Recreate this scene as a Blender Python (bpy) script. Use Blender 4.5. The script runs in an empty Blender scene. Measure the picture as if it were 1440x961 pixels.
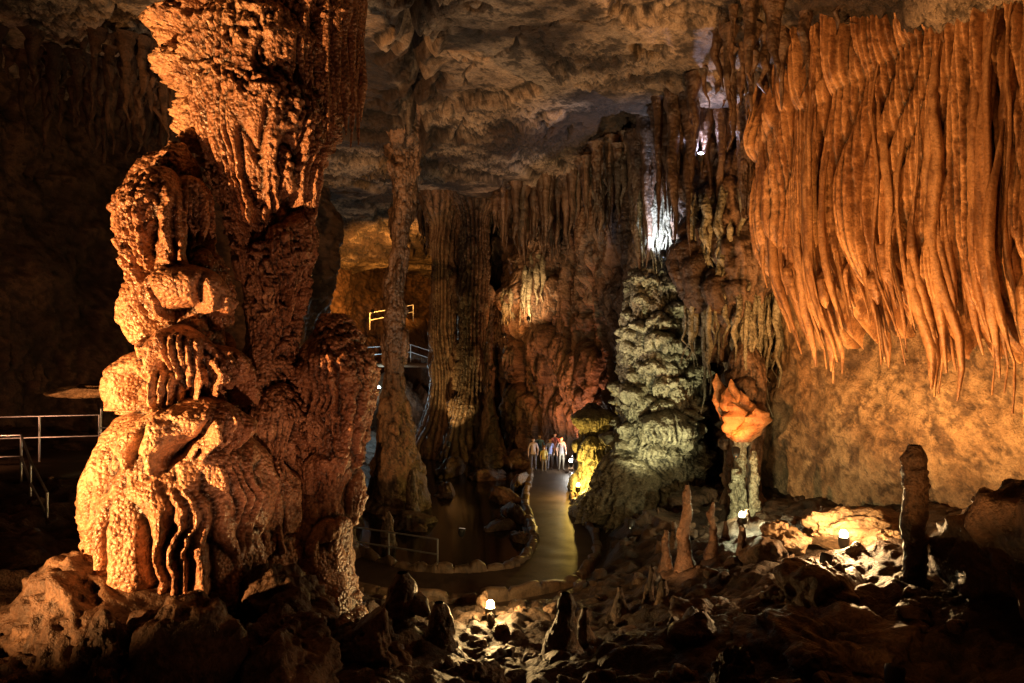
import bpy, math, numpy as np
from mathutils import Vector
C=bpy.context; scene=C.scene
rng=np.random.RandomState(7)
# ---------------------------------------------------------------- noise
PERM=np.random.RandomState(3).permutation(4096).astype(np.int64)
VAL=np.random.RandomState(4).rand(4096)*2-1
def vnoise(x,y,z):
    xi=np.floor(x);yi=np.floor(y);zi=np.floor(z)
    fx=x-xi;fy=y-yi;fz=z-zi
    fx=fx*fx*(3-2*fx);fy=fy*fy*(3-2*fy);fz=fz*fz*(3-2*fz)
    xi=xi.astype(np.int64);yi=yi.astype(np.int64);zi=zi.astype(np.int64)
    def h(a,b,c): return VAL[(PERM[(PERM[a&4095]+b)&4095]+c*57)&4095]
    def lx(b,c):
        p=h(xi,b,c); return p+(h(xi+1,b,c)-p)*fx
    def ly(c):
        p=lx(yi,c); return p+(lx(yi+1,c)-p)*fy
    p=ly(zi); return p+(ly(zi+1)-p)*fz
def fbm(x,y,z,f=1,o=4,g=.5):
    a=1;t=0;s=0
    for i in range(o):
        t=t+a*vnoise(x*f+i*17.3,y*f+i*5.1,z*f+i*9.7);s+=a;a*=g;f*=2.03
    return t/s
def billow(x,y,z,f=1,o=2,g=.5):
    a=1;t=0;s=0
    for i in range(o):
        t=t+a*np.abs(vnoise(x*f+i*17.3,y*f+i*5.1,z*f+i*9.7));s+=a;a*=g;f*=2.03
    return t/s
# ---------------------------------------------------------------- materials (colour variation is stored per vertex, fine relief is a shader bump)
COL={}
def rock(name,c1,c2,c3,rough=.5,pop=11,popamt=.5,fine=.5,streak=False,spec=.5,dist=.04,cscale=.6,cavity=.6,f3=4.5):
    m=bpy.data.materials.new(name);m.use_nodes=True
    nt=m.node_tree;N=nt.nodes;L=nt.links;b=N['Principled BSDF']
    at=N.new('ShaderNodeAttribute');at.attribute_name='stone'
    tc=N.new('ShaderNodeTexCoord')
    n3=N.new('ShaderNodeTexNoise');n3.inputs['Scale'].default_value=20;n3.inputs['Detail'].default_value=3;n3.inputs['Roughness'].default_value=.7
    L.new(tc.outputs['Object'],n3.inputs['Vector'])
    mr=N.new('ShaderNodeMapRange');mr.inputs[1].default_value=.3;mr.inputs[2].default_value=.7;mr.inputs[3].default_value=.6;mr.inputs[4].default_value=1.35
    L.new(n3.outputs[0],mr.inputs[0])
    vm=N.new('ShaderNodeVectorMath');vm.operation='SCALE';L.new(at.outputs['Color'],vm.inputs[0]);L.new(mr.outputs[0],vm.inputs['Scale'])
    L.new(vm.outputs[0],b.inputs['Base Color'])
    h=n3.outputs[0]
    m2=N.new('ShaderNodeMath');m2.operation='MULTIPLY';m2.inputs[1].default_value=fine;L.new(h,m2.inputs[0]);h=m2.outputs[0]
    if popamt>0:
        v=N.new('ShaderNodeTexVoronoi');v.inputs['Scale'].default_value=pop;L.new(tc.outputs['Object'],v.inputs['Vector'])
        m1=N.new('ShaderNodeMath');m1.operation='MULTIPLY_ADD';m1.inputs[1].default_value=-popamt*1.6;L.new(v.outputs['Distance'],m1.inputs[0]);L.new(h,m1.inputs[2]);h=m1.outputs[0]
    bp=N.new('ShaderNodeBump');bp.inputs['Strength'].default_value=1;bp.inputs['Distance'].default_value=dist
    L.new(h,bp.inputs['Height']);L.new(bp.outputs[0],b.inputs['Normal'])
    b.inputs['Roughness'].default_value=rough
    b.inputs['Specular IOR Level'].default_value=spec
    COL[name]=(np.array(c1),np.array(c2),np.array(c3),cscale,.2 if streak else 1,cavity,f3)
    return m
def plain(name,c,rough=.5,metal=0,emit=None,es=0):
    m=bpy.data.materials.new(name);m.use_nodes=True;nt=m.node_tree;b=nt.nodes['Principled BSDF']
    n=nt.nodes.new('ShaderNodeTexNoise');n.inputs['Scale'].default_value=14;n.inputs['Detail'].default_value=1
    mx=nt.nodes.new('ShaderNodeMixRGB');nt.links.new(n.outputs[0],mx.inputs[0])
    mx.inputs[1].default_value=(*[k*.75 for k in c],1);mx.inputs[2].default_value=(*[min(1,k*1.2) for k in c],1)
    nt.links.new(mx.outputs[0],b.inputs['Base Color'])
    b.inputs['Roughness'].default_value=rough;b.inputs['Metallic'].default_value=metal
    if emit: b.inputs['Emission Color'].default_value=(*emit,1);b.inputs['Emission Strength'].default_value=es
    return m
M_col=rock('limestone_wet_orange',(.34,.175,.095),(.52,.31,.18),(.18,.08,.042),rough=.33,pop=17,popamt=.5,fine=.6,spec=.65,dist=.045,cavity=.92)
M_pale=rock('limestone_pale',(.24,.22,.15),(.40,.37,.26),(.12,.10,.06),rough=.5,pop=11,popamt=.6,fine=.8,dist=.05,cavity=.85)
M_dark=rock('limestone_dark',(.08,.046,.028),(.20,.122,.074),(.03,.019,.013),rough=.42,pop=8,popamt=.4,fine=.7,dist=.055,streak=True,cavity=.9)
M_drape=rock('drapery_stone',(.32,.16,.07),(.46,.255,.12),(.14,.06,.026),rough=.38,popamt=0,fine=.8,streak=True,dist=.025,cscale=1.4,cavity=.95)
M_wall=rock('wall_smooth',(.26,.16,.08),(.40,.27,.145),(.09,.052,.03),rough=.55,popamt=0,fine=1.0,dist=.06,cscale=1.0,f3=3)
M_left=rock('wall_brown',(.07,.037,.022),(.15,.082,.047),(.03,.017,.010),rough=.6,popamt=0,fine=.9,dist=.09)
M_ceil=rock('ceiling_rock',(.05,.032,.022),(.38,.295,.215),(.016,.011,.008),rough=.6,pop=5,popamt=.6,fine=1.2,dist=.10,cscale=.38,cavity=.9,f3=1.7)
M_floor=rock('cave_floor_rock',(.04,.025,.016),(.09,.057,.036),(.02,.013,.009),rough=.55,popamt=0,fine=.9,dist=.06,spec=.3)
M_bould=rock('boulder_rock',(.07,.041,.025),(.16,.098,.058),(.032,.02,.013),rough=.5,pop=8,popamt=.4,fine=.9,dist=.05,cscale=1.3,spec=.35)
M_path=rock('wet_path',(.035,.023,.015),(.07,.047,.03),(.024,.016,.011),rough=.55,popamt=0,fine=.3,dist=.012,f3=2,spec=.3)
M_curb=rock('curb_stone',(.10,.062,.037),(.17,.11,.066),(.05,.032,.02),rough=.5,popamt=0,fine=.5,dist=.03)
M_metal=plain('galvanised_steel',(.45,.46,.48),.35,.8)
M_house=plain('lamp_housing',(.03,.03,.03),.5)
# ---------------------------------------------------------------- mesh helpers
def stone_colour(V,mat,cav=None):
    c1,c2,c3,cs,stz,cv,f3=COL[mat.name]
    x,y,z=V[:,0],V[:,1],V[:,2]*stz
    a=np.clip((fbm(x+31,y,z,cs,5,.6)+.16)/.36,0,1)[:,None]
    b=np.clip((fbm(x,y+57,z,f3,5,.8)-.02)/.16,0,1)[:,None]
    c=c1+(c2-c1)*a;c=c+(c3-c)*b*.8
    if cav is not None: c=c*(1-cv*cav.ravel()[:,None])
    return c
def mesh_obj(name,V,F,mat,parent=None,smooth=True,cav=None):
    me=bpy.data.meshes.new(name)
    V=np.asarray(V,dtype=np.float64);F=np.asarray(F,dtype=np.int32)
    me.vertices.add(len(V));me.vertices.foreach_set('co',V.astype(np.float32).ravel())
    n=len(F);k=F.shape[1]
    me.loops.add(n*k);me.loops.foreach_set('vertex_index',F.ravel())
    me.polygons.add(n);me.polygons.foreach_set('loop_start',np.arange(0,n*k,k,dtype=np.int32))
    me.polygons.foreach_set('loop_total',np.full(n,k,dtype=np.int32))
    me.update(calc_edges=True)
    if smooth: me.polygons.foreach_set('use_smooth',np.ones(n,dtype=bool))
    me.materials.append(mat)
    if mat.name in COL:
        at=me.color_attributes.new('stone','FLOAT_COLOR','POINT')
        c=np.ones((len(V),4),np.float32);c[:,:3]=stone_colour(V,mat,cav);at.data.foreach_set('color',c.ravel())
    ob=bpy.data.objects.new(name,me);C.collection.objects.link(ob)
    if parent: ob.parent=parent
    return ob
def gfaces(ny,nx,wrap=False,off=0):
    j=np.arange(nx if wrap else nx-1);i=np.arange(ny-1)
    J,I=np.meshgrid(j,i);J2=(J+1)%nx
    return np.stack([I*nx+J,I*nx+J2,(I+1)*nx+J2,(I+1)*nx+J],-1).reshape(-1,4)+off
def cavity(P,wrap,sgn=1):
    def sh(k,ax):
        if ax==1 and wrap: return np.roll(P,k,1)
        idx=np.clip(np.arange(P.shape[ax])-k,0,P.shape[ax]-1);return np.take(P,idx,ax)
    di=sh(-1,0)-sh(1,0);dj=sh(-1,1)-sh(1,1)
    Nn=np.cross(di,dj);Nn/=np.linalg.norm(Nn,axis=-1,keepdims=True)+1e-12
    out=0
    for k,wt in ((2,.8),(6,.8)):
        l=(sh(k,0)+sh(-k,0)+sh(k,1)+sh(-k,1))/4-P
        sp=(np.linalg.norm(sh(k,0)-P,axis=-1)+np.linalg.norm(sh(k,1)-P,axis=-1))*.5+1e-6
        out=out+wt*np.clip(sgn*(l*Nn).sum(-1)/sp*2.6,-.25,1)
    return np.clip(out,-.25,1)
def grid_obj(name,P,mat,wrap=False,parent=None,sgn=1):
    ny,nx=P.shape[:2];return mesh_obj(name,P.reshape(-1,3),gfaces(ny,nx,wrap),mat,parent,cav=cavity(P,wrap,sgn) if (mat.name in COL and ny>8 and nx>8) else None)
def empty(name,loc=(0,0,0)):
    e=bpy.data.objects.new(name,None);e.location=loc;e.empty_display_size=.3;C.collection.objects.link(e);return e
def lobe(D,S,Z,s0,zt,W,L,H,r,wrap=None,tooth=.16,flute=.3,droptop=.5):
    iz=np.where((Z<=zt)&(Z>=zt-1.15*L-W*droptop))[0]
    ds=S-s0
    if wrap: ds=(ds+wrap/2)%wrap-wrap/2
    js=np.where(np.abs(ds)<W)[0]
    if len(iz)<2 or len(js)<2: return
    d=ds[js][None,:];z=Z[iz][:,None];u=d/W
    ac=np.sqrt(np.clip(1-u*u,0,1))
    ph=r.rand()*50;tooth=tooth*r.uniform(.7,1.8);flute=flute*r.uniform(.45,1.2)
    cc=(d/tooth+ph+.8*np.sin(d*.9/tooth+ph)+.4*np.sin(d*2.3/tooth+ph*2))
    c=cc+.35*np.sin(z*1.9+ph+d*2)
    k=np.floor(cc).astype(int);f=cc-k;rt=r.rand(97)
    tl=rt[k%97]*(1-(2*f-1)**2)
    Le=L*(.62+.38*ac)*(.66+.5*tl)
    v=(zt-droptop*W*u*u-z)/Le
    a=np.clip(v/.5,0,1)
    sh=np.where(v<.5,np.sqrt(np.clip(1-(1-a)**2,0,1)),1-.3*np.clip((v-.5)/.5,0,1)**1.6)
    sh=np.where((v<0)|(v>1),0,sh)
    fl=1-flute*(1-np.sqrt(np.abs(np.sin(np.pi*c))))*np.clip((v-.12)/.5,0,1)
    val=H*sh*ac**.6*fl
    sl=np.ix_(iz,js);D[sl]=np.maximum(D[sl],val)
def warpgrid(D,A,B,st,wrap):
    I,J=np.meshgrid(np.arange(D.shape[0]),np.arange(D.shape[1]),indexing='ij')
    I=I+A/st;J=J+B/st
    I=np.clip(I,0,D.shape[0]-1.001);i0=I.astype(int);fi=I-i0
    if wrap: J=J%D.shape[1]
    else: J=np.clip(J,0,D.shape[1]-1.001)
    j0=J.astype(int)%D.shape[1];fj=J-np.floor(J);j1=(j0+1)%D.shape[1];i1=np.minimum(i0+1,D.shape[0]-1)
    return (D[i0,j0]*(1-fj)+D[i0,j1]*fj)*(1-fi)+(D[i1,j0]*(1-fj)+D[i1,j1]*fj)*fi
def body(name,ctrl,mat,dz=.03,dth=.03,lobes=(),nrand=30,rw=(.25,.6),rl=(.5,1.4),rh=(.1,.3),seed=1,n1=.12,n2=.035,n3=.0,parent=None,tooth=.16,flute=.3,ribs=0,ribw=.3,zr=None,warp=.1,d2=.6,nm=.12):
    r=np.random.RandomState(seed)
    ct=np.array(sorted(ctrl,key=lambda t:-t[0]),float)
    z=np.arange(ct[0,0],ct[-1,0],-dz)
    q=lambda k:np.convolve(np.pad(np.interp(-z,-ct[:,0],ct[:,k]),9,mode='edge'),np.ones(19)/19,'valid')
    cx,cy,R=q(1),q(2),q(3)
    Rm=ct[:,3].mean();nth=max(16,int(2*math.pi*Rm/dth))
    th=np.linspace(-math.pi,math.pi,nth,endpoint=False);S=th*Rm;wr=2*math.pi*Rm
    D=np.zeros((len(z),nth))
    for l in lobes: lobe(D,S,z,l[0]*Rm,l[1],l[2],l[3],l[4],r,wr,tooth,flute)
    z1,z0=(z[0],z[-1]) if zr is None else zr
    D2=np.zeros_like(D)
    for i in range(nrand):
        lobe(D2 if i%3 else D,S,z,(r.rand()-.5)*wr,z0+(z1-z0)*r.rand(),r.uniform(*rw),r.uniform(*rl),r.uniform(*rh),r,wr,tooth*r.uniform(.7,1.3),flute)
    D=D+d2*D2
    TH,ZZ=np.meshgrid(th,z)
    X0=cx[:,None]+R[:,None]*np.sin(TH);Y0=cy[:,None]-R[:,None]*np.cos(TH)
    if warp: D=warpgrid(D,warp*1.6*fbm(X0+seed,Y0,ZZ,1.9,3),warp*1.6*fbm(X0,Y0+seed,ZZ+9,1.9,3),dth,True)
    rad=R[:,None]+D
    X=cx[:,None]+rad*np.sin(TH);Y=cy[:,None]-rad*np.cos(TH)
    o=seed*3.1
    rad=rad+n1*fbm(X+o,Y,ZZ*.8,1.3,3,.5)+n2*2*(billow(X+o,Y,ZZ*.6,5.5,2)-.3)
    if n3: rad=rad+n3*(billow(X,Y+o,ZZ*.8,9,2)-.3)*np.clip(nm+2.6*fbm(X,Y,ZZ,.9,2),.15,1)
    if ribs: rad=rad+ribs*(np.sqrt(np.abs(np.sin(np.pi*(S[None,:]/ribw+.8*vnoise(X*.7,Y*.7,ZZ*.25)*2))))-.5)
    X=cx[:,None]+rad*np.sin(TH);Y=cy[:,None]-rad*np.cos(TH)
    return grid_obj(name,np.stack([X,Y,ZZ],-1),mat,True,parent)
def spline(pts,step):
    p=np.array(pts,float);p=np.vstack([2*p[0]-p[1],p,2*p[-1]-p[-2]]);out=[]
    for i in range(1,len(p)-2):
        t=np.linspace(0,1,60,endpoint=False)[:,None]
        out.append(.5*((2*p[i])+(-p[i-1]+p[i+1])*t+(2*p[i-1]-5*p[i]+4*p[i+1]-p[i+2])*t*t+(-p[i-1]+3*p[i]-3*p[i+1]+p[i+2])*t**3))
    out=np.vstack(out+[p[-2:-1]])
    L=np.concatenate([[0],np.cumsum(np.linalg.norm(np.diff(out,axis=0),axis=1))])
    s=np.arange(0,L[-1],step)
    return s,np.stack([np.interp(s,L,out[:,k]) for k in range(p.shape[1])],-1)
def normals2(q):
    t=np.gradient(q[:,:2],axis=0);t/=np.linalg.norm(t,axis=1)[:,None]+1e-9
    k=31
    n=np.stack([t[:,1],-t[:,0]],-1)
    n=np.stack([np.convolve(np.pad(n[:,i],k//2,mode='edge'),np.ones(k)/k,'valid') for i in (0,1)],-1)
    return n/np.linalg.norm(n,axis=1)[:,None]
def sheet(name,pts,z0,z1,mat,ds=.05,dz=.05,nl=100,rw=(.4,1.2),rl=(1,5),rh=(.3,1),seed=1,n0=.6,n1=.2,n2=.06,ribs=0,ribw=.4,tooth=.25,flute=.4,lean=0,extra=(),warp=.15):
    r=np.random.RandomState(seed)
    s,q=spline(pts,ds);n=normals2(q);z=np.arange(z1,z0,-dz)
    D=np.zeros((len(z),len(s)))
    for l in extra: lobe(D,s,z,*l,r,None,tooth,flute)
    for i in range(nl):
        lobe(D,s,z,r.rand()*s[-1],z0+(z1-z0)*r.rand()**.8,r.uniform(*rw),r.uniform(*rl),r.uniform(*rh),r,None,tooth*r.uniform(.7,1.4),flute)
    SS,ZZ=np.meshgrid(s,z)
    if warp: D=warpgrid(D,warp*1.5*fbm(SS,ZZ,SS*0+seed,1.3,3),warp*1.5*fbm(SS,ZZ,SS*0+seed+9,1.3,3),ds,False)
    X=q[None,:,0]+n[None,:,0]*D;Y=q[None,:,1]+n[None,:,1]*D
    D=D+n0*fbm(X+seed,Y,ZZ*.5,.35,2)+n1*fbm(X,Y+seed,ZZ*.8,1.4,4)+n2*2*(billow(X,Y,ZZ,4,2)-.3)
    if ribs: D=D+ribs*(np.sqrt(np.abs(np.sin(np.pi*(SS/ribw+1.3*vnoise(SS*.5,ZZ*.12,SS*0+seed)))))-.5)*(.5+.5*np.clip(vnoise(SS*.3,ZZ*.25,SS*0)*2+.6,0,1))
    X=q[None,:,0]+n[None,:,0]*D;Y=q[None,:,1]+n[None,:,1]*D
    return grid_obj(name,np.stack([X,Y,ZZ],-1),mat)
def tubes(name,specs,mat,nseg=12,steps=40,seed=1,kn=.25,parent=None,kf=5,flat=1):
    V=[];F=[];off=0;r=np.random.RandomState(seed)
    ph=np.linspace(0,2*math.pi,nseg,endpoint=False)
    for pts,rad in specs:
        pts=np.array(pts,float);rad=np.array(rad,float)
        t=np.linspace(0,1,len(pts));T=np.linspace(0,1,steps)
        P=np.stack([np.interp(T,t,pts[:,k]) for k in range(3)],-1);Rr=np.interp(T,t,rad)
        a=r.rand()*6
        ca=np.cos(ph)[None,:];sa=np.sin(ph)[None,:]
        X=P[:,0:1]+Rr[:,None]*ca;Y=P[:,1:2]+Rr[:,None]*sa*flat;Z=np.repeat(P[:,2:3],nseg,1)
        g=1+kn*2*fbm(X+a,Y,Z*1.0,kf,3)+.12*np.sin(ph*4+a)[None,:]
        X=P[:,0:1]+Rr[:,None]*ca*g;Y=P[:,1:2]+Rr[:,None]*sa*g*flat
        V.append(np.stack([X,Y,Z],-1).reshape(-1,3));F.append(gfaces(steps,nseg,True,off));off+=steps*nseg
    return mesh_obj(name,np.vstack(V),np.vstack(F),mat,parent)
def stalac(x,y,zt,L,r0,r,sw=.08,closed=False):
    k=7;t=np.linspace(0,1,k)
    pts=[(x+sw*r.randn()*a,y+sw*r.randn()*a,zt-L*a) for a in t]
    rad=r0*(1-t)**.75*(1+.15*r.randn(k));rad[0]=r0*(.1 if closed else 1.5);rad[-1]=.012
    return pts,np.clip(rad,.01,9)
def blobmesh(loc,sc,seed,n=70,rough=.3,f=1.1,facets=7):
    th=np.linspace(0,2*math.pi,n,endpoint=False);ph=np.linspace(0.001,math.pi-.001,n//2)
    TH,PH=np.meshgrid(th,ph)
    d=np.stack([np.sin(PH)*np.cos(TH),np.sin(PH)*np.sin(TH),np.cos(PH)],-1)
    o=seed*7.7
    m=1+rough*1.6*fbm(d[...,0]+o,d[...,1],d[...,2],f,4)-rough*.9*np.abs(fbm(d[...,0],d[...,1]+o,d[...,2],f*2.2,3))+rough*.2*(billow(d[...,0]+o,d[...,1],d[...,2],7,2))
    rr=np.random.RandomState(seed)
    for i in range(facets):
        a=rr.randn(3);a/=np.linalg.norm(a);h=rr.uniform(.6,.92)
        dd=d@a;lim=np.where(dd>.2,h/np.clip(dd,.2,1),9);m=np.minimum(m,lim+.12*(m-1))
    P=d*m[...,None]*np.array(sc)
    a=rr.rand()*6;ca,sa=math.cos(a),math.sin(a)
    X=P[...,0]*ca-P[...,1]*sa;Y=P[...,0]*sa+P[...,1]*ca
    P=np.stack([X,Y,P[...,2]],-1)+np.array(loc)
    return P.reshape(-1,3),gfaces(n//2,n,True)
def blobs(name,items,mat,n=70,rough=.3,facets=7):
    V=[];F=[];o=0
    for i,(loc,sc,sd) in enumerate(items):
        v,f=blobmesh(loc,sc,sd,n,rough,facets=facets);V.append(v);F.append(f+o);o+=len(v)
    return mesh_obj(name,np.vstack(V),np.vstack(F),mat)
def rod(p,q,r,mat,name,parent,seg=10):
    p=Vector(p);q=Vector(q);d=(q-p).normalized();a=d.orthogonal().normalized();b=d.cross(a)
    V=[];
    for e in (p,q):
        for i in range(seg):
            t=2*math.pi*i/seg;V.append(e+a*r*math.cos(t)+b*r*math.sin(t))
    F=[(i,(i+1)%seg,seg+(i+1)%seg,seg+i) for i in range(seg)]
    return mesh_obj(name,[tuple(v) for v in V],F,mat,parent)
# ---------------------------------------------------------------- terrain
path_pts=[(2.4,41),(2.2,38),(2.0,35),(1.75,31),(1.55,28),(1.65,25),(1.75,22.5),(1.45,20.6),(.7,19.2),(-.8,18.5),(-2.6,18.5),(-4.6,19.6),(-6,21)]
ps,pq=spline(path_pts,.1)
cp=np.array([(-16,2,2.5),(-12,4,2.5),(-6,4,2.2),(0,4,2.0),(6,4,2.4),(13,4,3),(-6,9,2.1),(-2.5,9,1.8),(0,10.5,1.0),(2.6,8,2.3),(5,9,2.2),(8,9,2.9),(12,9,3.2),
(-9,12,2.7),(-6,12,2.2),(-3.2,12,1.7),(-1.5,13,.9),(0,14.5,.6),(2,14,.8),(4,14,1.5),(6.5,14,2.0),(9,13,2.6),(12,13,2.8),(1,12,.9),(3,11.5,1.5),(5,11.5,2.0),
(-14,16,3.4),(-11,16,3.2),(-9,16,2.8),(-6,16,1.6),(-4,17,.3),(-16,22,3.4),(-12,22,3),(-8,22,.6),(-6,22,-.5),(-1,16.5,.1),(1.5,16.5,.2),
(3.2,18,.5),(5,18,1.1),(7,18,1.6),(9,18,1.9),(3.5,22,.4),(5,23,.8),(7,23,1.4),(9,23,1.8),(3.6,27,.3),(5.5,28,1),(3.7,32,.3),(4,38,.5),(0,42,.1),
(-3,24,-1),(-3,30,-1.2),(-1,27,-1),(-1,33,-1),(-2,36,-1),(-4,36,-.8),(-8,36,.4),(-7,30,.3),(-6,46,.1),(-9,50,1.5),(-5,56,2.5),(-5,66,3),(4,50,1),(14,50,2),(14,24,2),(-18,50,3),(-18,36,3),(-1.5,22,-.8),(-4.6,28.5,-.3)],float)
def ker(r): return r
A=ker(np.linalg.norm(cp[:,None,:2]-cp[None,:,:2],axis=-1))+np.eye(len(cp))*.05
n_=len(cp);B=np.zeros((n_+3,n_+3));B[:n_,:n_]=A;B[:n_,n_]=1;B[:n_,n_+1:]=cp[:,:2];B[n_:,:n_]=B[:n_,n_:].T
w=np.linalg.solve(B,np.concatenate([cp[:,2],np.zeros(3)]))
def terr(x,y):
    x=np.asarray(x,float);y=np.asarray(y,float);sh=x.shape;x=x.ravel();y=y.ravel();out=np.zeros(len(x))
    for k in range(0,len(x),40000):
        xx=x[k:k+40000];yy=y[k:k+40000]
        d=np.sqrt((xx[:,None]-cp[None,:,0])**2+(yy[:,None]-cp[None,:,1])**2)
        z=ker(d)@w[:n_]+w[n_]+w[n_+1]*xx+w[n_+2]*yy
        zz=np.zeros_like(xx)
        no=.34*fbm(xx,yy,zz,.8,5,.6)+.25*(1-2.2*np.abs(fbm(xx+9,yy,zz,.55,4,.55)))*.7+.14*billow(xx,yy,zz,2.6,3,.6)
        inl=np.clip((z+.1)/.5,0,1)
        z=z+no*inl*1.15
        pd=np.sqrt(((xx[:,None]-pq[None,::4,0])**2+(yy[:,None]-pq[None,::4,1])**2)).min(1)
        t=np.clip((pd-1.05)/.9,0,1);t=t*t*(3-2*t)
        z=z*t+(1-t)*(-.03)
        out[k:k+40000]=z
    return out.reshape(sh)
xs=np.arange(-19,15,.06)
ys=[1.0]
while ys[-1]<68: ys.append(ys[-1]+max(.045,.0035*ys[-1]))
ys=np.array(ys)
XX,YY=np.meshgrid(xs,ys)
ZZ=terr(XX,YY)
grid_obj('cave_floor',np.stack([XX,YY,ZZ],-1),M_floor,sgn=-1)
def tz(x,y): return float(terr(np.array([x]),np.array([y]))[0])
# water
mw=bpy.data.materials.new('still_water');mw.use_nodes=True;b=mw.node_tree.nodes['Principled BSDF']
b.inputs['Base Color'].default_value=(.010,.008,.006,1);b.inputs['Roughness'].default_value=.12;b.inputs['IOR'].default_value=1.33
nn=mw.node_tree.nodes.new('ShaderNodeTexNoise');nn.inputs['Scale'].default_value=3.5;bb=mw.node_tree.nodes.new('ShaderNodeBump');bb.inputs['Distance'].default_value=.03;bb.inputs['Strength'].default_value=.5
mw.node_tree.links.new(nn.outputs[0],bb.inputs['Height']);mw.node_tree.links.new(bb.outputs[0],b.inputs['Normal'])
wx=np.linspace(-11,3,30);wy=np.linspace(17,56,60);WX,WY=np.meshgrid(wx,wy)
grid_obj('lagoon_water',np.stack([WX,WY,WX*0-.14],-1),mw)
blobs('shore_rock',[((.05,26.2,-.1),(.35,1.2,.55),501),((-.35,24.6,-.2),(.35,.6,.5),502),((-.1,28.6,-.1),(.5,.9,.6),503),((.2,23.2,-.15),(.3,.6,.45),504),((-1.3,33.5,-.2),(1.1,.7,.7),505),((-3.2,34.5,-.2),(1.5,.7,.8),506),((.4,31.5,-.1),(.4,1.0,.5),507),((-3.6,25,-.2),(.9,.7,.6),508),((-2.9,30,-.3),(.8,.6,.6),509),((.3,36.5,0),(.9,.8,1.0),510)],M_bould,70,.5,facets=4)
# path
pn=normals2(pq)
path=empty('footpath')
prof=np.linspace(-.9,.9,13)
P=np.stack([pq[:,None,0]+pn[:,None,0]*prof,pq[:,None,1]+pn[:,None,1]*prof,np.full((len(pq),13),.05)],-1)
P[...,2]+=.008*vnoise(P[...,0]*2,P[...,1]*2,P[...,2])
grid_obj('walking_surface',P,M_path,parent=path)
for sgn in (-1,1):
    hgt=.24
    pr=[(.88,-.4),(.88,.1),(.9,hgt-.03),(.95,hgt),(1.08,hgt),(1.14,hgt-.04),(1.16,.1),(1.18,-.5)]
    s2,q2=spline(path_pts,.04);n2_=normals2(q2)
    P=np.zeros((len(q2),len(pr),3))
    for i,(o,h) in enumerate(pr):
        jit=.07*vnoise(q2[:,0]*3+i*.3,q2[:,1]*3,q2[:,0]*0+sgn*4)
        P[:,i,0]=q2[:,0]+n2_[:,0]*sgn*(o+jit);P[:,i,1]=q2[:,1]+n2_[:,1]*sgn*(o+jit)
        P[:,i,2]=h+(.13*vnoise(q2[:,0]*2.6,q2[:,1]*2.6,q2[:,0]*0+sgn)-.08*(np.abs(np.sin(s2*4.2+.8*np.sin(s2*1.3)))<.18) if h>.15 else 0)
    grid_obj('stone_curb',P,M_curb,parent=path)
# ---------------------------------------------------------------- ceiling
xs=np.arange(-20,16,.045);ys=[-2.]
while ys[-1]<68: ys.append(ys[-1]+(max(.04,.0024*ys[-1]) if ys[-1]>12 else .15))
ys=np.array(ys);X,Y=np.meshgrid(xs,ys);O=X*0
low=fbm(X+3,Y+8,O,.10,3,.5)
wv=low*6+.45*fbm(X,Y,O,.6,4,.6)
st=np.floor(wv)+np.clip((wv-np.floor(wv)-.42)*7,0,1)
Z=15.0+.40*st+.25*low
pm=np.clip(fbm(X+11,Y,O,.3,3)*3.5+.65,.2,1)
Z+=-.10*np.abs(fbm(X,Y+4,O,.5,4,.6))-.12*pm*billow(X,Y,O,2.6,3,.7)+.30*pm*fbm(X,Y,O,3.2,5,.85)
crk=np.abs(fbm(X+40,Y,O,.22,4,.55));Z+=.40*np.exp(-(crk/.014)**2)
cx_=-2.4-(Y-16.8)*.155+.22*np.sin(Y*1.7)+.12*np.sin(Y*4.1)+.15*vnoise(Y*2.2,O,O)
dcr=np.abs(X-cx_)*(1-.4*vnoise(Y*1.5,O+3,O))
Z+=np.where(Y<28,1.1*np.exp(-(dcr/.2)**2)-.30*np.exp(-((dcr-.48)/.16)**2),0)
Z-=np.clip((Y-44)/10,0,1)*2.2
Z-=np.clip((X-4.5)/6,0,1)*1.1
grid_obj('cave_ceiling',np.stack([X,Y,Z],-1),M_ceil)
# ---------------------------------------------------------------- walls
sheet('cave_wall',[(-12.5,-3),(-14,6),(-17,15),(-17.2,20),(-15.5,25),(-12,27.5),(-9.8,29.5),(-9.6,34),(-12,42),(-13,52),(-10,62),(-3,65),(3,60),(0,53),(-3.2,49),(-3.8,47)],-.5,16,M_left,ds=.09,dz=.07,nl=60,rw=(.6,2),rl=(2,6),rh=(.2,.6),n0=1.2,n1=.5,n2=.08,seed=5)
sheet('flowstone_wall',[(-1.8,48),(-2.4,45),(-2.2,43),(-.5,42.5),(1.5,40.5),(3.6,38),(4.9,34.5),(5.9,31.5),(7.3,29),(8.7,26.6),(9.0,24),(8.3,21.6)],-.5,16,M_dark,ds=.045,dz=.05,nl=240,rw=(.3,1.0),rl=(1.5,6),rh=(.3,1.5),n0=.6,n1=.3,n2=.07,seed=11,ribs=.26,ribw=.5,tooth=.24,flute=.6)
sheet('smooth_wall',[(8.2,23),(8.35,21.3),(9.3,19),(10.6,16.4),(11.8,13),(12.5,8),(12.6,-3)],-.2,16,M_wall,ds=.045,dz=.045,nl=6,rw=(.5,1),rl=(1,3),rh=(.1,.2),n0=.6,n1=.22,n2=.04,seed=21)
mesh_obj('cave_wall_behind_viewer',[(-20,-2.5,0),(16,-2.5,0),(16,-2.5,17),(-20,-2.5,17)],[(0,1,2,3)],M_left)
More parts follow.
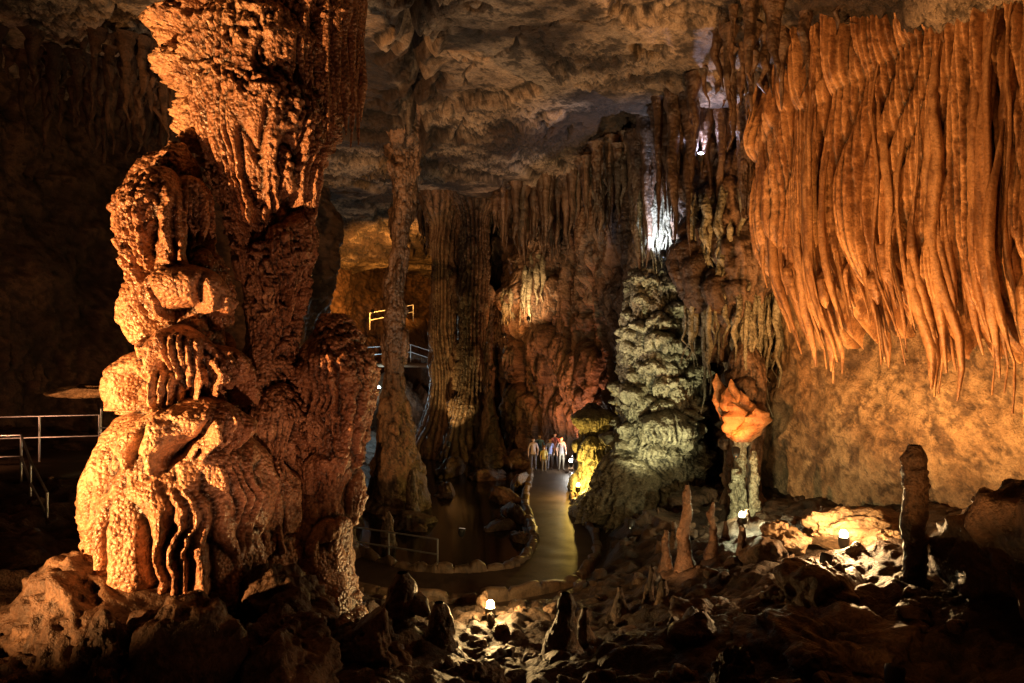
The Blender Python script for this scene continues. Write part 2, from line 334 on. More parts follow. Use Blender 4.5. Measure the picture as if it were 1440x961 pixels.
# ---------------------------------------------------------------- great column
gc=empty('limestone_column')
body('upper_shaft',[(16,-4.4,12,1.9),(14.5,-4.45,12,1.5),(13.3,-4.45,12,1.3),(12.3,-4.42,12,1.2),(11.3,-4.4,12,1.12),(10.4,-4.38,12,1.05),(9.6,-4.34,12,.92),(9,-4.28,12,.8),(8.3,-4.23,12,.66),(7.6,-4.2,12.1,.5),(6.6,-4.25,12.1,.46),(5.4,-4.45,12.1,.7),(4,-4.6,12.1,1.05),(2.4,-4.7,12.1,1.3),(1,-4.7,12.1,1.7)],M_col,
 dz=.018,dth=.019,seed=3,nrand=34,rw=(.2,.5),rl=(.3,.8),rh=(.06,.2),n1=.12,n2=.035,n3=.22,nm=.5,tooth=.13,flute=.6,parent=gc,warp=.07,
 lobes=[(.25,12.1,1.15,1.5,.42),(.45,11.0,.95,2.9,.6),(-.1,11.3,.7,1.9,.45),(.6,8.6,.42,1.6,.5),(.15,8.3,.35,1.3,.42),(.95,8.8,.4,1.8,.45),(-1.05,12.15,.6,.6,.6),(-1.0,11.4,.55,.6,.65),(-1.1,10.7,.42,.8,.45),(0,13.3,1.4,1.0,.35),(.3,12.75,1.2,.7,.5),(-.5,12.85,.8,.6,.45),(1.2,13.6,.8,2.4,.5),(1.6,12.2,.6,2.4,.4),(.8,5.9,.7,1.5,.25),(.4,4.7,.8,1.8,.25)])
body('front_cascade',[(9.8,-5.38,11,.08),(9.55,-5.38,11,.32),(8.9,-5.42,11,.42),(8.2,-5.4,11,.5),(7.4,-5.22,11,.5),(6.7,-5.15,11,.52),(6.0,-5.15,11,.62),(5.2,-5.22,11,.78),(4.2,-5.25,11,.92),(3.2,-5.28,11,.98),(2.5,-5.3,11,1.05),(1,-5.3,11,1.4)],M_col,
 dz=.017,dth=.018,seed=9,nrand=30,rw=(.15,.4),rl=(.4,1.4),rh=(.06,.18),n1=.12,n2=.03,n3=.14,nm=.05,tooth=.12,flute=.9,parent=gc,warp=.07,d2=.5,
 lobes=[(-.15,9.3,.5,2.3,.65),(.8,9.2,.40,1.2,.4),(-1.3,9.6,.36,1.7,.4),(.5,7.8,.52,1.0,.75),(1.2,8.1,.4,1.3,.3),(-.7,7.6,.42,1.0,.5),(.15,6.85,.48,.8,.7),(-.6,6.45,.6,.95,.7),(1.0,6.6,.6,.9,.6),(-1.5,6.5,.5,.8,.4),(.5,5.75,.7,1.0,.75),(-.8,5.5,.8,3.0,.6),(1.2,5.2,.7,2.0,.6),(.1,4.8,.75,2.7,.7),(-1.6,4.9,.7,2.8,.45),(1.0,3.9,.6,1.6,.5)])
body('side_cascade',[(7.1,-3.2,12.2,.1),(6.85,-3.15,12.2,.34),(6.2,-3.1,12.2,.4),(5,-3.15,12.2,.42),(4,-3.3,12.2,.45),(3,-3.5,12.2,.6),(1,-3.7,12.2,1.1)],M_col,dz=.019,dth=.02,seed=14,nrand=22,rw=(.15,.35),rl=(.3,1.3),rh=(.08,.22),n1=.12,n2=.035,n3=.2,nm=.2,tooth=.12,flute=.9,parent=gc,warp=.06,
 lobes=[(0,6.8,.5,2.0,.32),(1.2,6.6,.4,2.2,.28),(-1.2,6.7,.4,1.6,.28)])
r=np.random.RandomState(5);sp=[]
for i in range(60):
    a=r.uniform(.6,2.4);rr=r.uniform(1.15,1.65);x=-4.3+rr*math.sin(a);y=12-rr*math.cos(a)*.8
    sp.append(stalac(x,y,15.1,r.uniform(2.4,5.2),r.uniform(.12,.24),r,.05))
tubes('hanging_fringe',sp,M_col,nseg=14,steps=60,seed=3,parent=gc)
blobs('rock_shelf',[((-8.6,14,5.6),(1.0,.9,.16),4)],M_bould,60,.25)
body('slender_column',[(16,-4.4,28,1.6),(15,-4.4,28,1.1),(14.3,-4.45,28,.6),(12,-4.5,28,.38),(10,-4.6,28,.34),(8,-4.75,28,.38),(6.6,-4.8,28,.44),(5,-4.85,28,.4),(4,-4.8,28,.5),(2.5,-4.8,28,.75),(1,-4.7,28,1.1),(-1,-4.7,28,1.5)],M_dark,dz=.035,dth=.035,seed=23,nrand=60,rw=(.2,.45),rl=(.5,1.8),rh=(.08,.32),n1=.2,n2=.05,n3=.08,tooth=.18,flute=.6)
body('draped_column',[(15.5,-4.0,41,1.7),(13.5,-4.0,41,.7),(9,-4.1,41,.6),(4,-4.2,41,.65),(2,-4.3,41,1.0),(-.5,-4.4,41,1.9)],M_dark,dz=.05,dth=.04,seed=31,nrand=24,rw=(.2,.4),rl=(1,4),rh=(.1,.35),n1=.2,n2=.05,ribs=.26,ribw=.3,tooth=.2,flute=.5)
body('draped_column',[(15.5,-2.2,39.5,1.6),(13.8,-2.2,39.5,.8),(9,-2.25,39.5,.75),(6,-2.3,39.5,.7),(4,-2.4,39.5,.75),(2,-2.5,39.5,1.2),(-.5,-2.5,39.5,2.0)],M_dark,dz=.05,dth=.04,seed=33,nrand=40,rw=(.2,.5),rl=(1,3),rh=(.1,.4),n1=.2,n2=.06,ribs=.24,ribw=.3,tooth=.2,flute=.5)
body('tall_stalagmite',[(8.7,-1.15,37.5,.05),(8.4,-1.15,37.5,.14),(5,-1.2,37.5,.2),(3,-1.2,37.5,.3),(1.5,-1.2,37.5,.6),(-.5,-1.1,37.5,1.3)],M_dark,dz=.03,dth=.025,seed=34,nrand=45,rw=(.12,.25),rl=(.2,.5),rh=(.05,.14),tooth=.1)
body('flowstone_mound',[(9.9,5.85,26,.1),(9.7,5.85,26,.6),(9.1,5.8,26,.95),(8.2,5.7,26,1.2),(7.2,5.65,26,1.35),(6.0,5.65,26,1.45),(5,5.65,26,1.5),(3.5,5.6,26,1.5),(2,5.45,26,1.8),(1,5.2,26,2.3),(-.3,5.0,26,3.1)],M_pale,dz=.026,dth=.028,seed=41,nrand=320,rw=(.2,.5),rl=(.25,.7),rh=(.15,.5),n1=.2,n2=.05,n3=.12,nm=.3,tooth=.12,flute=.5,warp=.08,
 lobes=[(-.05,4.2,.8,1.6,.85),(-.9,2.6,.8,2.6,.5),(-.6,2.2,.8,2.4,.6)],zr=(10.0,1.8))
body('flowstone_mushroom',[(3.9,3.5,30,.1),(3.75,3.5,30,.5),(3.2,3.5,30,.7),(2.6,3.55,30,.5),(1.8,3.6,30,.65),(.8,3.7,30,1.0),(-.3,3.9,30,1.5)],M_pale,dz=.025,dth=.028,seed=44,nrand=26,rw=(.2,.45),rl=(.4,1.0),rh=(.1,.3),n1=.15,n3=.04,tooth=.12,flute=.8,warp=.05,lobes=[(0,3.7,.8,.9,.4),(-.8,3.7,.7,.9,.4),(.8,3.7,.7,.9,.4),(-.2,2.5,.7,1.4,.4)])
# ---------------------------------------------------------------- right drapery
dp=[(6.95,18.6),(7.2,17.6),(8.0,16.2),(8.9,14.6),(9.6,13),(10.2,11),(10.6,8),(10.8,4)]
dr=empty('stone_drapery')
s,q=spline(dp,.018);n=normals2(q)
t=np.linspace(0,1,420);SS,T=np.meshgrid(s,t)
zb=np.interp(s,[0,1,2.6,4.2,5.4,7,9,12,16],[7.6,6.6,6.7,6.0,6.6,6.1,6.6,8,8])+.7*vnoise(s*1.1,s*0,s*0)+.5*np.abs(vnoise(s*4,s*0+3,s*0))
ztp=15.6;ZZ=ztp+(zb[None,:]-ztp)*T
o=SS*0
c=SS/.42+2.5*vnoise(SS*.45,ZZ*.13,o+2)+.8*vnoise(SS*1.2,ZZ*.4,o)
c2=SS/.12+2.4*vnoise(SS*.8,ZZ*.2,o+7)
D=.80*(np.abs(np.sin(np.pi*c))**.6-.5)*(.6+.6*vnoise(SS*.9,ZZ*.3,o+5))+.09*(np.abs(np.sin(np.pi*c2))**.7)+.8*vnoise(SS*.4,ZZ*.2,o+4)+.03*fbm(SS,ZZ,o,8,3)
ed=12.0+.30*(SS-1)+.35*vnoise(SS*.9,o,o)
D+= .4*(1-np.exp(-np.clip((ZZ-ed)*3,0,9)))*np.clip((7-SS)/3,0.,1)*(.5+1.0*np.abs(vnoise(SS*2.2,o,o+3)))
D-=.25+1.5*np.clip((T-.75)/.25,0,1)**1.8
X=q[None,:,0]+n[None,:,0]*D;Y=q[None,:,1]+n[None,:,1]*D
grid_obj('fold_sheet',np.stack([X,Y,ZZ],-1),M_drape,parent=dr)
r=np.random.RandomState(77);sp=[]
si=0.05
while si<13.5:
    k=min(len(s)-1,int(si/.018));zb0=zb[k]-r.uniform(-.9,1.0)
    if abs(si-4.3)<.5: zb0-=.4*r.rand()
    zt0=r.uniform(8.2,12.3) if r.rand()<.5 else r.uniform(11.5,15.3)
    bun=float(vnoise(np.array([si*1.7]),np.array([.3]),np.array([.7]))[0])
    off=.25+.85*bun+r.uniform(-.2,.25);lean=r.uniform(.2,.85)*max(0,1-si/7)
    m=14;tt=np.linspace(0,1,m);ph=r.rand()*6;am=r.uniform(.02,.10)
    pts=[];rad=[];r0=r.uniform(.025,.12)
    for a in tt:
        z=zt0+(zb0-zt0)*a
        sx=si+lean*(np.clip((9.5-z)/3,0,1)**1.6)+am*math.sin(z*1.7+ph)
        kk=int(np.clip(sx/.018,0,len(s)-1))
        dd=off-.4*(1-min(1,a*3))-.5*np.clip((8.6-z)/2.4,0,1)**1.5
        pts.append((q[kk,0]+n[kk,0]*dd,q[kk,1]+n[kk,1]*dd,z))
        rad.append(r0*min(1,.2+a*2.4)*(1+.15*math.sin(a*9+ph))*(1.0 if a<.7 else max(.25,1-((a-.7)/.3)**2.6)))
    rad[-1]=.02
    sp.append((pts,rad));si+=r.uniform(.03,.11)
tubes('drapery_blades',sp,M_drape,nseg=12,steps=90,seed=8,kn=.15,kf=4,parent=dr)
# ---------------------------------------------------------------- stalactites between mound and drapery
r=np.random.RandomState(12);sp=[]
def cluster(x0,x1,y0,y1,zt,zv,L,rr_,cnt,sw=.08,closed=False):
    return [stalac(r.uniform(x0,x1),r.uniform(y0,y1),zt+r.uniform(-zv,zv),r.uniform(*L),r.uniform(*rr_),r,sw,closed) for i in range(cnt)]
sp+=cluster(4.6,8.6,21,28,14.8,.4,(1.5,5.5),(.12,.34),110)
sp+=cluster(5.2,6.2,25,27,14.2,.4,(2.5,4.6),(.12,.26),26)
sp+=cluster(3.2,6.5,28,33,15,.3,(1,4),(.1,.3),50)
sp+=cluster(5.2,8.8,15,21,14.6,.3,(.6,2.6),(.08,.22),90)
sp+=cluster(-1,4,34,40,15,.3,(1,4.5),(.12,.35),60)
sp+=cluster(-6,-1,39,44,14.9,.3,(.8,3.0),(.12,.3),30)
tubes('stalactite_cluster',sp,M_dark,nseg=11,steps=42,seed=5,kn=.22,kf=3.5)
sp=cluster(.5,1.9,38.3,39.6,11.2,.6,(1.5,3.6),(.12,.25),20,.08,True)+cluster(-.6,.2,39.0,40.2,9.3,.4,(1,2),(.1,.2),12,.08,True)+cluster(4.7,6.6,24.2,25.6,12.4,.7,(1.4,3.0),(.06,.16),40,.08,True)
tubes('stalactite_cluster',sp,M_pale,nseg=11,steps=42,seed=15,kn=.22,kf=3.5)
body('flowstone_boss',[(12.2,1.3,40,.1),(11.9,1.3,40,1.0),(11.0,1.2,40,1.3),(10.2,1.2,40.2,1.0),(9.2,.3,40.5,1.2),(8.6,.1,40.6,1.0),(8,.1,41,.05)],M_dark,dz=.04,dth=.04,seed=57,nrand=60,rw=(.2,.5),rl=(.6,1.6),rh=(.1,.4),tooth=.15,flute=.7)
body('hanging_pendant',[(15.5,7.4,23,1.7),(13,7.3,22.8,1.15),(11,7.2,22.5,1.05),(10,7.2,22.3,1.15),(9,7.2,22.2,1.2),(8,7.2,22.2,1.0),(6.9,7.2,22.2,.6),(5.9,7.2,22.2,.05)],M_dark,dz=.03,dth=.035,seed=51,nrand=190,rw=(.15,.5),rl=(.8,2.4),rh=(.2,.7),tooth=.13,flute=.8,warp=.05)
body('hanging_pendant',[(15.5,5.9,24.6,1.0),(13,5.9,24.6,.52),(12,5.9,24.6,.42),(11.2,5.9,24.6,.28),(10.3,5.9,24.6,.03)],M_dark,dz=.03,dth=.03,seed=52,nrand=50,rw=(.15,.35),rl=(.5,1.6),rh=(.08,.25),tooth=.12,flute=.5)
body('hanging_pendant',[(15.5,6.9,20,1.0),(13.5,6.9,20,.3),(11.5,6.85,20,.22),(10.2,6.85,20,.03)],M_dark,dz=.03,dth=.03,seed=53,nrand=40,rw=(.12,.3),rl=(.4,1.2),rh=(.06,.18),tooth=.12,flute=.5)
r=np.random.RandomState(99);sp=[]
for i in range(170):
    a=r.uniform(-1.9,1.9);rr=r.uniform(.75,1.6);zt=r.uniform(7.6,11.8)
    sp.append(stalac(7.2+rr*math.sin(a),22.2-rr*math.cos(a),zt,r.uniform(1.6,3.6) if zt<9 else r.uniform(1,2.6),r.uniform(.07,.17),r,.1,True))
tubes('hanging_curtain',sp,M_pale,nseg=10,steps=50,seed=6,kn=.2)
sp=cluster(-15,-8.5,18,25,14.9,.3,(.5,2.6),(.08,.25),110)
tubes('stalactite_cluster',sp,M_left,nseg=10,steps=30,seed=7)
# shield + pedestal
sh=empty('cave_shield')
r=np.random.RandomState(15);sp=[]
for i,(dx,h,w_) in enumerate([(-.66,2.0,.14),(-.52,1.6,.2),(-.25,1.85,.16),(.0,1.5,.24),(.2,1.25,.28),(.42,1.0,.28),(.58,.6,.2),(-.25,1.2,.3),(.3,.9,.3),(0,1.0,.34),(.1,.5,.3)]):
    tt=np.linspace(0,1,9)
    sp.append(([(6.75+dx*(a**.7)+.05*r.randn(),20.3-.12*(i%3)-.2*a*(i%2),3.65+h*a) for a in tt],[.07+w_*math.sin(math.pi*min(1,a*.85+.1))*1.0 for a in tt][:-1]+[.02]))
tubes('shield_blades',sp,M_drape,nseg=26,steps=80,seed=4,kn=.4,kf=2.5,flat=.35,parent=sh)
body('backing_column',[(6.6,7.25,21.2,.1),(6.2,7.25,21.2,.5),(4.5,7.2,21.1,.62),(3.4,7.15,21,.5),(2,7.1,21,.5),(.5,7,21,.9)],M_dark,dz=.025,dth=.025,seed=91,nrand=50,rw=(.15,.35),rl=(.4,1.2),rh=(.08,.25),tooth=.1,flute=.7,parent=sh,warp=.04)
for (x,y,zt,rb) in [(6.75,20.2,3.9,.17),(7.1,20.0,3.4,.13),(6.5,19.9,2.9,.12)]:
    body('pedestal_column',[(zt,x,y,.06),(zt-.15,x,y,rb),(2.4,x,y,rb*.8),(1.5,x,y,rb*1.3),(.6,x,y,rb*2.4)],M_pale,dz=.02,dth=.02,seed=int(x*100),nrand=26,rw=(.06,.16),rl=(.12,.4),rh=(.03,.09),n1=.06,n2=.02,tooth=.06,parent=sh,warp=.03)
# ---------------------------------------------------------------- stalagmites
def stalagmite(x,y,h,rb,rt,seed,mat=M_bould,n=30):
    z0=tz(x,y)-.25;zt=z0+.25+h;rs=np.random.RandomState(seed)
    ct=[(zt+.01,x,y,.02),(zt-.05*min(1,h),x,y,rt*.8),(zt-.12*min(1,h),x,y,rt)]
    for a in (.25,.4,.55,.75,.9): ct.append((zt-h*a,x+.05*rs.randn()*min(1,h),y,rt+(rb-rt)*a**2+.12*rt*rs.randn()))
    ct.append((z0,x,y,rb*1.7))
    return body('stalagmite',ct,mat,dz=.018,dth=.018,seed=seed,nrand=n,rw=(rt*.8,rt*1.8),rl=(.12,.35),rh=(rt*.12,rt*.45),n1=.05,n2=.015,tooth=.07,flute=.3,warp=.03)
def blunt(x,y,h,R_,seed):
    z0=tz(x,y)-.3;zt=z0+.3+h;rs=np.random.RandomState(seed);ct=[(zt+.01,x,y,.03),(zt-.04,x,y,R_*.7)];z=zt-.1
    while z>z0+.2:
        ct.append((z,x+.03*rs.randn(),y,R_*rs.uniform(.95,1.15)));ct.append((z-.1,x+.03*rs.randn(),y,R_*rs.uniform(.62,.78)));z-=rs.uniform(.15,.24)
    ct.append((z0,x,y,R_*1.6))
    return body('stalagmite',ct,M_bould,dz=.015,dth=.015,seed=seed,nrand=40,rw=(.08,.25),rl=(.06,.14),rh=(.02,.05),n1=.08,n2=.015,n3=.02,tooth=.05,warp=.03)
blunt(6.72,11.4,2.35,.19,61)
stalagmite(4.1,16,1.95,.2,.1,62);stalagmite(4.75,16.1,1.25,.16,.07,63);stalagmite(2.95,14.4,.85,.16,.06,64);stalagmite(2.25,14.2,.5,.16,.05,65)
stalagmite(.95,12.2,1.1,.34,.14,66);stalagmite(3.1,14,.5,.14,.05,67);stalagmite(1.35,12.6,.7,.22,.07,68);stalagmite(5.2,15.5,.7,.14,.06,69)
stalagmite(-1.9,11.8,1.2,.4,.2,70);stalagmite(-1.3,12.1,.9,.34,.16,71);stalagmite(3.7,16.4,.9,.16,.06,72)
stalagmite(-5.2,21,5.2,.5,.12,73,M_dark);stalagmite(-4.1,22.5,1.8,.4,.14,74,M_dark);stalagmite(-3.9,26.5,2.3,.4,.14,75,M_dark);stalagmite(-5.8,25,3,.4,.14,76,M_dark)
r=np.random.RandomState(31)
for i in range(10):
    stalagmite(r.uniform(3,8),r.uniform(16.5,21),r.uniform(.25,.8),.12,.05,80+i,n=12)
# ---------------------------------------------------------------- boulders
LZ=tz(6.9,14.2)
for i,(x,y,z,sx,sy,sz,sd) in enumerate([(8.5,10.2,3.0,2.3,2.0,2.0,1),(6.2,12.5,1.75,1.1,.6,.45,2),(5.5,11.8,2.0,1.3,1.2,.8,3),(2.65,8.2,2.5,.34,.34,.55,5),(8.6,16.4,1.9,1.3,.9,.7,21),(5.6,15.2,1.9,.7,.6,.45,22),(6.9,13.75,LZ+.05,.24,.2,.3,23),
   (-5.8,9.5,2.4,1.25,1.0,1.1,6),(-4.2,8.9,2.2,.85,.8,.95,7),(-3.2,9.3,2.1,.85,.75,.85,8),(-6.7,8.9,2.0,1.0,.9,.8,9),(-3.6,10.6,2.3,.8,.7,.7,10),(3.6,12.2,1.4,1.0,.8,.6,12),
   (-2.2,10.6,1.6,.7,.6,.75,13),(-.6,10.6,1.0,.7,.6,.6,14),(-5.0,8.4,2.5,.5,.5,.55,15),(4.6,9.7,2.0,1.4,1.0,.7,16),(4.6,21,.6,1.6,1.2,.9,17),(6.4,22,.9,1.4,1.2,.9,18)]):
    blobs('boulder',[((x,y,z),(sx,sy,sz),sd)],M_bould,170 if y<12 else 110,.42,facets=3)
blobs('lamp_glow_boulder',[((7.4,15.4,LZ+.1),(1.1,.6,.5),520),((6.0,15.2,LZ),(.6,.5,.38),521),((8.0,14.6,LZ+.05),(.6,.5,.4),522)],M_wall,110,.5,facets=3)  # lighter stone colour paints in the lamp's glow on these rocks
r=np.random.RandomState(41);it=[]
while len(it)<420:
    x=r.uniform(-12,10);y=r.uniform(7.5,24)
    if np.min((pq[:,0]-x)**2+(pq[:,1]-y)**2)<1.4**2: continue
    if (x-6.9)**2+(y-14.2)**2<.5: continue
    z=tz(x,y)
    if z<.05: continue
    k=r.uniform(.07,.3)*(1 if r.rand()<.85 else 1.6);it.append(((x,y,z+k*.1),(k,k*r.uniform(.6,1),k*r.uniform(.4,.8)),100+len(it)))
blobs('rock_rubble',it,M_bould,26,.5,facets=12)
fe=blobs('fallen_stalactite',[((-1.75,12.0,2.05),(.26,.75,.22),201)],M_bould,60,.2)
# ---------------------------------------------------------------- handrails
def railing(pts,h,mat=M_metal,n=1):
    e=empty('handrail')
    for i,p in enumerate(pts):
        rod((p[0],p[1],p[2]-.2),(p[0],p[1],p[2]+h),.028,mat,'post_%d'%i,e)
        if i: 
            for k,f in enumerate((1,.5)): rod((pts[i-1][0],pts[i-1][1],pts[i-1][2]+h*f),(p[0],p[1],p[2]+h*f),.024,mat,'rail_%d_%d'%(i,k),e)
    return e
railing([(-2.15,19.75,0),(-3.7,20.5,0),(-5.2,21.2,0)],.88)
railing([(-13,16.6,3.7),(-11.7,16.9,3.7),(-10.4,17.2,3.7)],1.05)
railing([(-12.6,15.0,3.55),(-11.0,15.3,3.55),(-10.3,14.6,3.1),(-9.4,13.8,2.6)],.95)
railing([(-11.2,18.6,3.7),(-10.3,18.6,3.7),(-9.5,18.9,3.6)],1.1)
Vp=[(-15,15.2,3.62),(-10.4,15.4,3.62),(-9.4,18.6,3.62),(-15,18.8,3.62)]
Vv=Vp+[(a,b_,c_-.25) for a,b_,c_ in Vp]
mesh_obj('concrete_walkway',Vv,[(0,1,2,3),(4,7,6,5),(0,4,5,1),(1,5,6,2),(2,6,7,3),(3,7,4,0)],M_path,smooth=False)
M_blue=plain('painted_rail',(.5,.55,.6),.4,.3)
railing([(-9.8,45,5.2),(-8.3,45.4,5.3),(-6.8,45.8,5.4),(-5.6,46,5.0)],1.0,M_blue)
railing([(-10,48,7.6),(-8.5,48.2,7.9),(-7,48.4,8.2)],1.0,M_blue)
mesh_obj('distant_walkway',[(-10.5,44.8,5.2),(-5.4,45.8,5.1),(-5.4,47.2,5.1),(-10.5,46.5,5.2),(-10.5,44.8,4.95),(-5.4,45.8,4.85),(-5.4,47.2,4.85),(-10.5,46.5,4.95)],[(0,1,2,3),(0,4,5,1),(1,5,6,2),(4,7,6,5),(2,6,7,3),(3,7,4,0)],M_curb,smooth=False)
blobs('rock_mass',[((-8.2,46.5,2.0),(2.6,1.6,3.0),301),((-6.2,47.2,1.6),(1.5,1.2,2.4),302),((-7,50,3.5),(3,1.6,4),303)],M_dark,100,.3)
# ---------------------------------------------------------------- people
def person(x,y,h,shirt,trousers,hair,turn,seed,sleeve=True):
    r=np.random.RandomState(seed)
    e=empty('person',(x,y,.06));e.rotation_euler=(0,0,turn)
    ax=r.uniform(.01,.03)
    J=[(0,0,.52),(0,.005,.62),(0,.0,.74),(0,.005,.82),(0,0,.87),
       (-.095,.005,.80),(-.125-ax,.015,.64),(-.13-ax,-.04,.50),
       (.095,.005,.80),(.125+ax,.015,.64),(.12,-.07,.53),
       (-.05,0,.48),(-.06,-.012,.28),(-.065,.012,.05),(-.075,-.07,.022),
       (.05,0,.48),(.065,-.015,.28),(.07,.012,.05),(.085,-.07,.022)]
    E=[(0,1),(1,2),(2,3),(3,4),(3,5),(5,6),(6,7),(3,8),(8,9),(9,10),(0,11),(11,12),(12,13),(13,14),(0,15),(15,16),(16,17),(17,18)]
    Rr=[.078,.07,.082,.045,.032,.042,.027,.017,.042,.027,.017,.056,.036,.024,.02,.056,.036,.024,.02]
    me=bpy.data.meshes.new('tmp');me.from_pydata([tuple(h*c for c in v) for v in J],E,[]);me.update()
    ob=bpy.data.objects.new('tmp',me);C.collection.objects.link(ob)
    sk=ob.modifiers.new('s','SKIN')
    for i,v in enumerate(me.skin_vertices[0].data): v.radius=(Rr[i]*h,Rr[i]*h*(.72 if i<3 else 1));v.use_root=(i==0)
    ss=ob.modifiers.new('u','SUBSURF');ss.levels=2
    dg=C.evaluated_depsgraph_get();m2=bpy.data.meshes.new_from_object(ob.evaluated_get(dg))
    bpy.data.objects.remove(ob)
    skin=plain('skin_%d'%seed,(.5,.33,.25),.5);sm=plain('shirt_%d'%seed,shirt,.8);tm=plain('trousers_%d'%seed,trousers,.8);bm_=plain('shoes_%d'%seed,(.05,.05,.05),.6);hm=plain('hair_%d'%seed,hair,.6)
    for m in (skin,sm,tm,bm_): m2.materials.append(m)
    for p in m2.polygons:
        c=p.center/h;p.use_smooth=True
        if c.z>.835: k=0
        elif c.z>.5 and not(abs(c.x)>.115 and c.z<(.66 if sleeve else .54)): k=1
        elif abs(c.x)>.115 and c.z>.46: k=0
        elif c.z>.045: k=2
        else: k=3
        p.material_index=k
    bo=bpy.data.objects.new('body',m2);C.collection.objects.link(bo);bo.parent=e
    n=28;th=np.linspace(0,2*math.pi,n,endpoint=False);ph=np.linspace(.001,math.pi-.001,20);TH,PH=np.meshgrid(th,ph)
    d=np.stack([np.sin(PH)*np.cos(TH),np.sin(PH)*np.sin(TH),np.cos(PH)],-1)
    wz=.045*(1-.22*np.clip(-d[...,2],0,1))
    nose=.014*np.exp(-((d[...,0]/.16)**2+((d[...,2]+.12)/.22)**2))*(d[...,1]<0)
    eye=-.005*(np.exp(-(((np.abs(d[...,0])-.36)/.14)**2+((d[...,2]-.08)/.12)**2)))*(d[...,1]<0)
    chin=.006*np.exp(-((d[...,0]/.3)**2+((d[...,2]+.8)/.2)**2))*(d[...,1]<0)
    P=np.stack([d[...,0]*wz,d[...,1]*(.056)-nose-eye-chin,d[...,2]*.066+.925],-1)*h
    ho=grid_obj('head',P,skin,True,e)
    ho.data.materials.append(hm)
    for p in ho.data.polygons:
        c=p.center/h
        if c.z>.955 or (c.y>-.005 and c.z>.895) : p.material_index=1
    V=[];F=[];o=0
    for sx in (-1,1):
        v,f=blobmesh((sx*.045*h,.002*h,.922*h),(.006*h,.010*h,.016*h),3,12,.0);V.append(v);F.append(f+o);o+=len(v)
    mesh_obj('ears',np.vstack(V),np.vstack(F),skin,e)
    dk=plain('eye_%d'%seed,(.03,.02,.02),.3);V=[];F=[];o=0
    for sx in (-1,1):
        v,f=blobmesh((sx*.017*h,-.051*h,.93*h),(.006*h,.004*h,.0035*h),3,10,.0);V.append(v);F.append(f+o);o+=len(v)
    v,f=blobmesh((0,-.053*h,.893*h),(.013*h,.004*h,.0025*h),3,10,.0);V.append(v);F.append(f+o);o+=len(v)
    mesh_obj('eyes_and_mouth',np.vstack(V),np.vstack(F),dk,e)
    for sx,wp in ((-1,J[7]),(1,J[10])):
        wv=np.array(wp)*h;sp=[]
        sp.append(([wv+np.array((0,0,.01))*h,wv+np.array((0,-.004,-.02))*h,wv+np.array((0,-.008,-.045))*h],[.014*h,.02*h,.018*h]))
        for k in range(4):
            oy=(-.017+.0115*k)*h;L=(.036,.044,.046,.038)[k]*h
            b0=wv+np.array((0,oy-.006*h,-.042*h))
            sp.append(([b0,b0+np.array((sx*-.002*h,-.002*h,-L*.5)),b0+np.array((-sx*.010*h,-.004*h,-L))],[.0055*h,.005*h,.0035*h]))
        b0=wv+np.array((0,-.016*h,-.018*h));sp.append(([b0,b0+np.array((-sx*.004*h,-.012*h,-.016*h)),b0+np.array((-sx*.006*h,-.014*h,-.03*h))],[.006*h,.006*h,.004*h]))
        tubes('hand',sp,skin,nseg=8,steps=8,kn=0,parent=e)
ppl=[(1.08,34.6,1.68,(.45,.38,.42),(.08,.08,.12),(.12,.06,.03),.1),(1.45,35.6,1.72,(.10,.22,.45),(.06,.06,.07),(.05,.03,.02),-.2),(1.6,34.2,1.30,(.55,.5,.2),(.15,.13,.12),(.3,.18,.08),.2),
(1.95,34.9,1.62,(.2,.25,.55),(.07,.07,.1),(.08,.05,.03),.0),(2.25,35.8,1.78,(.35,.12,.10),(.06,.05,.05),(.04,.03,.02),-.3),(2.5,34.7,1.74,(.12,.12,.13),(.1,.09,.07),(.1,.06,.03),.4)]
for i,p in enumerate(ppl): person(*p,400+i)
# ---------------------------------------------------------------- lights
def lamp(loc,energy,col,target=None,angle=100,blend=.6,size=.06,es=40):
    e=empty('flood_lamp',loc)
    if target is None:
        ld=bpy.data.lights.new('bulb_light','POINT')
    else:
        ld=bpy.data.lights.new('beam','SPOT');ld.spot_size=math.radians(angle);ld.spot_blend=blend
    ld.energy=energy;ld.color=col;ld.shadow_soft_size=size
    lo=bpy.data.objects.new('beam',ld);C.collection.objects.link(lo);lo.parent=e
    d=Vector(target)-Vector(loc) if target is not None else Vector((0,0,1))
    qd=d.to_track_quat('-Z','Y');lo.rotation_mode='QUATERNION';lo.rotation_quaternion=qd
    dn=d.normalized();lo.location=dn*(.03 if target is not None else .2)
    rr_=[.02,.07,.1,.115,.115,.1];dd=[-.26,-.25,-.18,-.06,.0,.0]
    a=dn.orthogonal().normalized();b_=dn.cross(a);V=[];k=16
    for R_,o_ in zip(rr_,dd):
        for i in range(k):
            t_=2*math.pi*i/k;V.append(tuple(dn*(o_-.02)+a*R_*math.cos(t_)+b_*R_*math.sin(t_)))
    mesh_obj('housing',V,gfaces(len(rr_),k,True),M_house,e)
    V=[tuple(dn*(-.045)+a*.098*math.cos(2*math.pi*i/k)+b_*.098*math.sin(2*math.pi*i/k)) for i in range(k)]
    ml=plain('lens',(.8,.8,.8),.3,0,col,es);me=bpy.data.meshes.new('lens');me.from_pydata(V,[],[list(range(k))]);me.materials.append(ml)
    oo=bpy.data.objects.new('lens',me);C.collection.objects.link(oo);oo.parent=e
    if target is None:
        v,f=blobmesh((0,0,.03),(.085,.085,.09),1,20,0,facets=0);mesh_obj('glowing_bulb',v,f,ml,e)
    rod((0,0,-.1),(0,0,-.35),.015,M_house,'bracket',e)
    return e
WH=(1,.93,.82);BL=(.62,.72,1);GR=(.98,.90,.50)
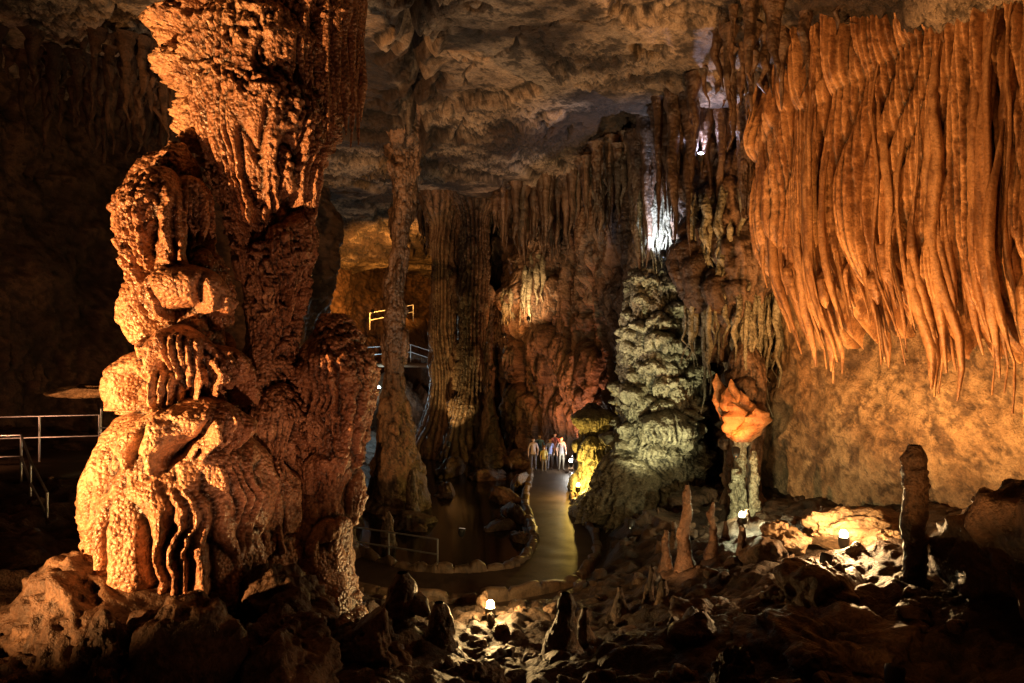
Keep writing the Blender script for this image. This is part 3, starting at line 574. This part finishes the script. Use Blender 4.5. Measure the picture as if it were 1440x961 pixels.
lamp((-9.3,5.2,3.9),11500,(1,.44,.14),(-5,12,7.2),84)
lamp((-2.0,7.0,2.3),460,(1,.42,.2),(-3.4,12,8.8),75)
lamp((6.9,14.2,LZ+.35),520,(1,.6,.26),None)
lamp((6.1,13.2,2.5),3100,(1,.44,.12),(8.8,15.4,8.4),115)
lamp((4.6,8.2,2.7),750,(1,.42,.12),(9,15,10.5),64)
lamp((-.45,14.2,1.1),300,(1,.62,.24),None,es=60)
lamp((3.2,15.0,1.45),110,(1,.48,.18),(4.4,16.4,2.2),110)
lamp((2.75,28.4,.6),420,(1,.62,.12),None,es=30)
lamp((2.95,34.2,.6),110,WH,None,es=60)
lamp((3.6,20.6,1.2),1800,GR,(5.4,26,6),62)
lamp((6.2,18.4,1.9),130,GR,None,es=15)
lamp((5.2,23.4,9.7),900,BL,(5.7,25,12.2),120)
lamp((5.9,21.3,12.5),260,(.8,.75,1),(5.5,19.0,15),130)
lamp((-1.6,22.0,.6),2400,(1,.72,.48),(.5,24.5,15),112)
lamp((3.1,34,1.0),1100,(1,.3,.1),(3.0,38,7),105)
lamp((6.3,19.2,3.6),230,(1,.28,.04),(6.7,20.4,5),100)
lamp((.9,37.2,7.9),420,(1,.58,.25),(1.2,40.5,10.2),100)
lamp((-.4,38.0,7.0),260,(1,.38,.1),(-.1,41,8.8),100)
lamp((-3.4,36.8,1.2),800,(1,.62,.2),(-3.6,41,8),80)
lamp((-5.2,42,2.0),110,WH,None)
lamp((-8.6,44.2,3.6),320,(.7,.95,1),None)
lamp((-9,44,8.6),6500,(1,.38,.06),(-10.5,50,12.5),110)
lamp((-12,13,4.6),500,(1,.42,.2),(-15,24,10),110)
wd=bpy.data.worlds.new('World');scene.world=wd;wd.use_nodes=True
wd.node_tree.nodes['Background'].inputs[0].default_value=(.5,.35,.25,1);wd.node_tree.nodes['Background'].inputs[1].default_value=.002
# ---------------------------------------------------------------- camera
cd=bpy.data.cameras.new('camera');cd.lens=24;cd.sensor_width=36;cd.clip_end=300
co=bpy.data.objects.new('camera',cd);C.collection.objects.link(co);co.location=(0,0,6.6);co.rotation_euler=(math.radians(90),0,0)
scene.camera=co
scene.view_settings.view_transform='Standard';scene.view_settings.look='None';scene.view_settings.exposure=0
print('verts',sum(len(o.data.vertices) for o in bpy.data.objects if o.type=='MESH'))
